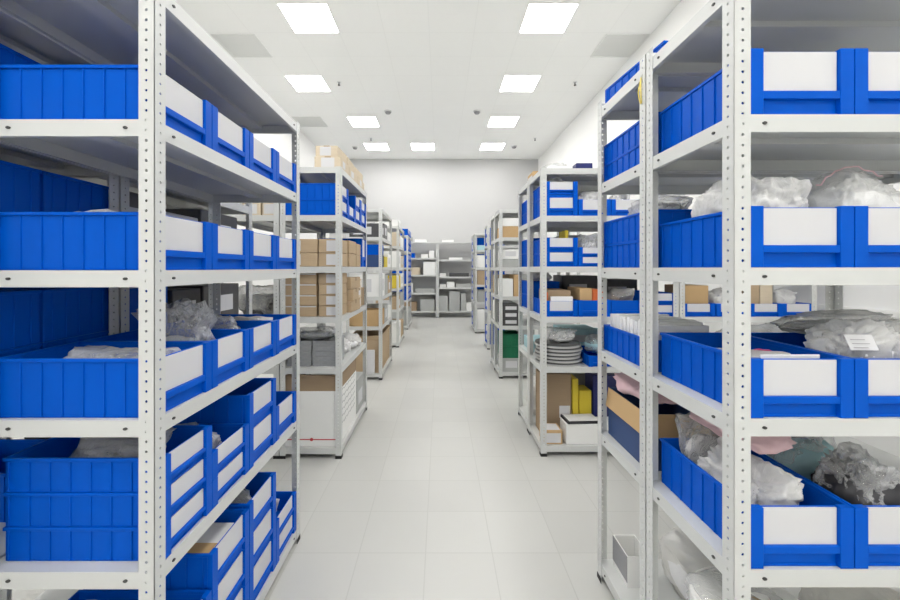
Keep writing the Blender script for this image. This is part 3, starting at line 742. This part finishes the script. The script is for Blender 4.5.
# ---- second right rack
g2 = 'blue bins in the second right rack'
carton(.80, .98, 2.97, 3.22, STDZ[0], .03, 'paper', 'flat white packet on top of second right rack, left', cat='packet', name='flat_packet')
carton(1.0, 1.12, 2.95, 3.2, STDZ[0], .045, 'navy', 'dark blue packet on top of second right rack, right', cat='packet', name='flat_packet')
bag(.90, 3.1, STDZ[0]+.031, .2, .2, .04, 60, 'pale plastic bag on the white packet, top of second right rack', 'milky', None)
storage_bin(.885, 2.9235, STDZ[1], FNY, .235, .40, .155, 'blue bin with white label, lower of pair by aisle, second shelf of second right rack', g2, top=.85)
storage_bin(.885, 2.9235, STDZ[1]+.1555, FNY, .235, .40, .095, 'blue bin with white front, upper of pair by aisle, second shelf of second right rack', g2)
bag(.875, 3.1, STDZ[1]+.16, .19, .27, .15, 61, 'milky bag in upper bin by aisle, second shelf of second right rack', 'milky', 'teal', .85)
storage_bin(1.125, 2.9235, STDZ[1], FNY, .235, .40, .12, 'blue bin with white label, right of the tall pair, second shelf of second right rack', g2)
storage_bin(1.365, 2.9235, STDZ[1], FNY, .235, .40, .12, 'blue bin beside near right rack post, second shelf of second right rack', g2)
bag(1.125, 3.1, STDZ[1]+.005, .2, .27, .2, 62, 'pale bag in bin right of the tall pair, second shelf of second right rack', 'milky', 'paper')
bag(1.365, 3.1, STDZ[1]+.005, .2, .27, .2, 63, 'pale bag in bin beside near right rack post, second shelf of second right rack', 'clear', 'paper')
for k in range(2):
    storage_bin(.885, 2.9235, STDZ[2]+k*.1055, FNY, .235, .40, .105, f'blue bin with white label, {TIER[2][k]} of pair by aisle, third shelf of second right rack', g2)
    storage_bin(1.125, 2.9235, STDZ[2]+k*.0705, FNY, .235, .40, .07, f'low blue bin, {TIER[2][k]} of pair second from aisle, third shelf of second right rack', g2)
bag(1.125, 3.06, STDZ[2]+.075, .2, .25, .18, 64, 'clear bag standing on low bins, third shelf of second right rack', 'clear', 'paper')
carton(.93, .955, 2.99, 3.15, STDZ[2]+.215-.004, .06, 'yellow', 'small yellow box in the upper bin, third shelf of second right rack')
storage_bin(.885, 2.9235, STDZ[3], FNY, .235, .40, .115, 'open blue bin holding papers by aisle, fourth shelf of second right rack', g2)
carton(.80, .97, 2.98, 3.25, STDZ[3]+.005, .185, 'brown', 'brown box standing in blue bin by aisle, fourth shelf of second right rack')
sheets(.90, 2.955, STDZ[3]+.005, .16, .02, .145, 'white printed slips in blue bin by aisle, fourth shelf of second right rack', n=3, seed=9)
carton(.775, .797, 2.96, 3.0, STDZ[3]+.005, .17, 'orange', 'orange card in blue bin by aisle, fourth shelf of second right rack', cat='card', name='orange_card')
storage_bin(1.125, 2.9235, STDZ[3], FNY, .235, .40, .12, 'blue bin with orange box, second from aisle, fourth shelf of second right rack', g2, card=False)
carton(1.03, 1.12, 2.96, 3.25, STDZ[3]+.005, .20, 'tan', 'tan box in the second bin from aisle, fourth shelf of second right rack')
carton(1.125, 1.21, 2.96, 3.25, STDZ[3]+.005, .19, 'orange', 'orange box in the second bin from aisle, fourth shelf of second right rack')
storage_bin(1.365, 2.9235, STDZ[3], FNY, .235, .40, .12, 'blue bin behind the near right rack post, fourth shelf of second right rack', g2, card=False)
bag(1.365, 3.1, STDZ[3]+.005, .2, .3, .2, 65, 'smoky bag in third bin from aisle, fourth shelf of second right rack', 'smoke', 'brown', .8)
storage_bin(1.61, 2.9235, STDZ[3], FNY, .235, .40, .085, 'low blue bin with label, lower at right end, fourth shelf of second right rack', g2)
storage_bin(1.61, 2.9235, STDZ[3]+.0855, FNY, .235, .40, .085, 'low blue bin with label, upper at right end, fourth shelf of second right rack', g2)
# disc stack
for k in range(6):
    t = thing('round_disc', f'grey round disc, {["bottom","second","third","fourth","fifth","top"][k]} of the disc stack, fifth shelf of second right rack', 'disc', (.905+.008*math.sin(k*2), 3.09, STDZ[4]+k*.0265), 0, 'stacked round discs')
    part('disc', cached('disc', lambda: MB().cyl((0, 0, 0), .168, .014, 'disc', 48).cyl((0, 0, .014), .165, .0105, 'dark', 48).mesh('disc')), t)
    part('rim', cached('drim', lambda: MB().cyl((0, 0, 0), .172, .009, 'rimgrey', 48, hole=.1682).mesh('rim')), t)
bag(.92, 3.09, STDZ[4]+.157, .26, .26, .11, 66, 'grey plastic bag on the disc stack, fifth shelf of second right rack', 'clear', 'parts', .8)
bag(1.2, 3.1, STDZ[4]+.065, .20, .26, .14, 67, 'clear bag above low blue bin, fifth shelf of second right rack', 'clear', 'teal', .8)
storage_bin(1.20, 2.9235, STDZ[4], FNY, .235, .40, .08, 'low blue bin beside the disc stack, fifth shelf of second right rack', g2, card=False)
carton(1.36, 1.66, 2.97, 3.3, STDZ[4], .2, 'greybox', 'grey box right of the discs, fifth shelf of second right rack')
# bottom shelf
carton(.785, 1.02, 3.12, 3.30, STDZ[5], .47, 'brown', 'tall brown carton at back of bottom shelf, second right rack', paper=(('-y', .6, .95, .28, .48),))
carton(.765, .90, 2.95, 3.10, STDZ[5], .10, 'tan', 'small tan carton with white label at aisle corner, bottom shelf of second right rack', paper=(('-y', .12, .9, .12, .82), ('+z', .15, .9, .1, .9)))
carton(.925, 1.32, 2.95, 3.10, STDZ[5], .15, 'whitebox', 'white flat box by the small tan carton, bottom shelf of second right rack')
t = thing('binder', 'white binder with black edges lying on the white flat box, second right rack', 'binder', (1.06, 3.02, STDZ[5]+.151), .06)
part('cover', MB().box(-.115, .115, -.065, .08, 0, .018, 'paper').mesh('cover'), t)
part('black_edge', MB().box(-.128, -.1152, -.065, .08, 0, .019, 'ink').box(-.128, .115, -.072, -.0652, 0, .019, 'ink').mesh('black_edge'), t)
carton(1.085, 1.18, 3.13, 3.29, STDZ[5], .34, 'yellow', 'wide yellow box with pale label, bottom shelf of second right rack', paper=(('-y', .1, .9, .1, .3),))
carton(1.03, 1.078, 3.13, 3.29, STDZ[5], .43, 'yellow', 'tall narrow yellow box between brown carton and wider yellow box, bottom shelf, second right rack')
carton(1.19, 1.42, 3.13, 3.3, STDZ[5], .46, 'navy', 'navy box right of both yellow boxes, bottom shelf of second right rack')
carton(1.45, 1.70, 3.0, 3.3, STDZ[5], .34, 'greybox', 'grey carton at right end of bottom shelf, second right rack')

# rack by the right wall (seen through the gap of the near right rack)
g3 = 'blue bins in the rack by the right wall'
for k, (xc, top) in enumerate(((1.885, 'tan'), (2.13, None), (2.375, 'kraft'), (2.61, None))):
    storage_bin(xc, 2.9235, STDZ[3], FNY, .235, .40, .095, f'low blue bin, {["first","second","third","last"][k]} from left, fourth shelf of rack by right wall', g3)
    storage_bin(xc, 2.9235, STDZ[2], FNY, .235, .40, .14, f'blue bin, {["first","second","third","last"][k]} from left, third shelf of rack by right wall', g3)
    if top == 'tan': carton(xc-.10, xc+.10, 2.97, 3.2, STDZ[3]+.005, .22, 'tan', 'tan box in the first low bin, fourth shelf of rack by right wall')
    elif top:
        carton(xc-.10, xc-.015, 2.97, 3.2, STDZ[3]+.005, .24, 'kraft', 'left kraft box in the third low bin, fourth shelf of rack by right wall')
        carton(xc-.01, xc+.085, 2.97, 3.2, STDZ[3]+.005, .235, 'beige', 'right beige box in the third low bin, fourth shelf of rack by right wall')
    else: bag(xc, 3.1, STDZ[3]+.005, .2, .27, .20, 70+k, f'white plastic bag in the {["","second","","last"][k]} low bin, fourth shelf of rack by right wall', 'milky', 'paper')

# rack behind second right rack: bins facing away, sides to the aisle
g4 = 'blue bins in the rack behind the second right rack'
for s, n, h in ((1, 2, .11), (2, 2, .12), (3, 2, .12)):
    for k in range(n):
        storage_bin(.885, 3.7665, STDZ[s]+k*(h+.0005), FPY, .24, .40, h, f'blue bin side, {TIER[2][k]} of aisle stack, {SHELF[s]} of rack behind second right rack', g4)
bag(.88, 3.56, STDZ[3]+.242, .22, .34, .1, 75, 'white bag on blue bins, fourth shelf of rack behind second right rack', 'milky', 'paper')
t = carton(.79, .96, 3.42, 3.62, STDZ[0], .10, 'tan', 'tan clip folder box on top of rack behind second right rack', paper=(('-x', .1, .9, .1, .7),))
bag(.88, 3.58, STDZ[5], .24, .3, .33, 76, 'milky yellow bag on bottom shelf, rack behind second right rack', 'wrap', 'beige', .9)
carton(.78, 1.02, 3.42, 3.74, STDZ[4], .1, 'teal', 'teal flat box on fifth shelf, rack behind second right rack')

for s_, (h, mt, wd) in {1: (.20, 'greybox', 'grey'), 2: (.27, 'greybox', 'grey'), 3: (.29, 'dark', 'dark'), 4: (.20, 'teal', 'pale teal'), 5: (.40, 'greybox', 'large grey')}.items():
    for j, (xa, xb) in enumerate(((1.04, 1.34), (1.37, 1.68))):
        carton(xa, xb, 3.42, 3.70, STDZ[s_], h-.03*j, mt, f'{wd} box, {["left","right"][j]} of a pair, {SHELF[s_]} of rack behind second right rack', 'boxes in the rack behind the second right rack', None, (('-y', .2, .7, .45, .75),))

# third right rack and beyond
def rx(rk, xa, xb, s, h, mat, words, lab=False, ya=None, dz=0, d=.34):
    ya = ya or rk.root.location.y+.03
    carton(xa, xb, ya, ya+d, rk.zs[s]+dz, h, mat, f'{words}, {SHELF[s]} of {rk.short}', f'boxes in the {rk.short}', None, (('-y', .2, .8, .3, .8),) if lab else ())
rx(R3, .76, 1.0, 1, .14, 'tan', 'tan box'); rx(R3, .77, .98, 1, .10, 'whitebox', 'white box on the tan box', dz=.141)
rx(R3, .76, 1.0, 2, .10, 'greybox', 'grey box', False); rx(R3, .77, .99, 2, .12, 'whitebox', 'white box on the grey box', True, dz=.101)
rx(R3, .77, .91, 3, .22, 'whitebox', 'white carton by the aisle'); rx(R3, .92, 1.03, 3, .27, 'tan', 'narrow tan carton')
for k in range(3): rx(R3, .77, 1.0, 4, .085, 'dark', f'dark drawer box with white label, {["bottom","middle","top"][k]}', True, dz=k*.087)
for k in range(2):
    t = thing('green_crate', f'green plastic crate, {TIER[2][k]} of two, bottom shelf of third right rack', 'crate', (.89, 5.18, STDZ[5]+.17+k*.151), 0, 'green crates in the third right rack')
    b = MB().box(-.12, .12, -.16, .16, 0, .004, 'green')
    for s in (-1, 1):
        b.box(*sorted((s*.12, s*.116)), -.16, .16, .004, .148, 'green'); b.box(-.116, .116, *sorted((s*.16, s*.156)), .004, .148, 'green')
        b.box(*sorted((s*.124, s*.12)), -.164, .164, .13, .148, 'green'); b.box(-.12, .12, *sorted((s*.164, s*.16)), .13, .148, 'green')
        for j in range(5): b.box(-.1+.05*j-.003, -.1+.05*j+.003, *sorted((s*.163, s*.16)), .004, .13, 'green')
    part('shell', b.mesh('shell'), t)
rx(R3, .77, 1.01, 5, .168, 'greybox', 'grey box under the green crates', True, d=.33)
for s in (1, 2, 3, 4):
    carton(.765, 1.0, 5.45, 5.79, STDZ[s], .26, ('greybox', 'whitebox', 'kraft', 'whitebox')[s-1], f'{("grey","white","kraft","white")[s-1]} box by the aisle, {SHELF[s]} of rack behind third right rack', 'boxes in the rack behind the third right rack')
# column of small blue bins facing the aisle beside fourth right rack
for s in range(5):
    for k in range(2):
        storage_bin(XR2+.064, 6.96, STDZ[s+1]+k*.1505, FNX, .32, .30, .15, f'blue bin with white label facing the aisle, {TIER[2][k]}, {SHELF[s+1]} of fourth right rack', 'blue bins in the fourth right rack')
    carton(1.15, 1.6, 6.8, 7.1, STDZ[s+1], .25, 'greybox', f'grey box behind the blue bins, {SHELF[s+1]} of fourth right rack', 'boxes in the fourth right rack')
for s in range(1, 6):
    for k in range(2):
        storage_bin(XR2+.0035, 9.19, STDZ[s]+k*.1505, FNX, .32, .26, .15, f'blue bin facing the aisle, {TIER[2][k]}, {SHELF[s]} of end right rack', 'blue bins in the end right rack')
for s, h, mt, wd in ((1, .1, 'teal', 'teal'), (2, .26, 'whitebox', 'white'), (3, .30, 'kraft', 'kraft'), (4, .25, 'greybox', 'grey'), (5, .42, 'whitebox', 'tall white')):
    carton(.79, 1.05, 8.5, 8.82, STDZ[s], h, mt, f'{wd} box by the aisle, {SHELF[s]} of last right rack', 'boxes in the last right rack')

# everything rests a hair above the surface that carries it
for o in list(SC.objects):
    if o.parent is None and o.get('category') not in (None, 'shelving rack', 'light', 'air vent', 'smoke detector', 'sprinkler', 'wire tie'):
        o.location.z += .0006

# ------------------------------------------------------------------ camera, world, view
cam = bpy.data.cameras.new('camera'); co = bpy.data.objects.new('camera', cam); COL.objects.link(co)
co.location = (0, 0, H); co.rotation_euler = (PI/2, 0, 0)
cam.sensor_width = 36; cam.lens = 402/900*36; cam.shift_x = 10/900; cam.shift_y = -32/900; cam.clip_start = .05
SC.camera = co
w = bpy.data.worlds.new('world'); SC.world = w; w.use_nodes = True
w.node_tree.nodes['Background'].inputs[0].default_value = (.8, .85, .9, 1); w.node_tree.nodes['Background'].inputs[1].default_value = .05
vs = SC.view_settings; vs.view_transform = 'Standard'; vs.look = 'None'; vs.gamma = 1; vs.exposure = 0.06; vs.use_curve_mapping = False
SC.cycles.max_bounces = 10; SC.cycles.diffuse_bounces = 6; SC.cycles.transparent_max_bounces = 24
SC.cycles.sample_clamp_indirect = 6
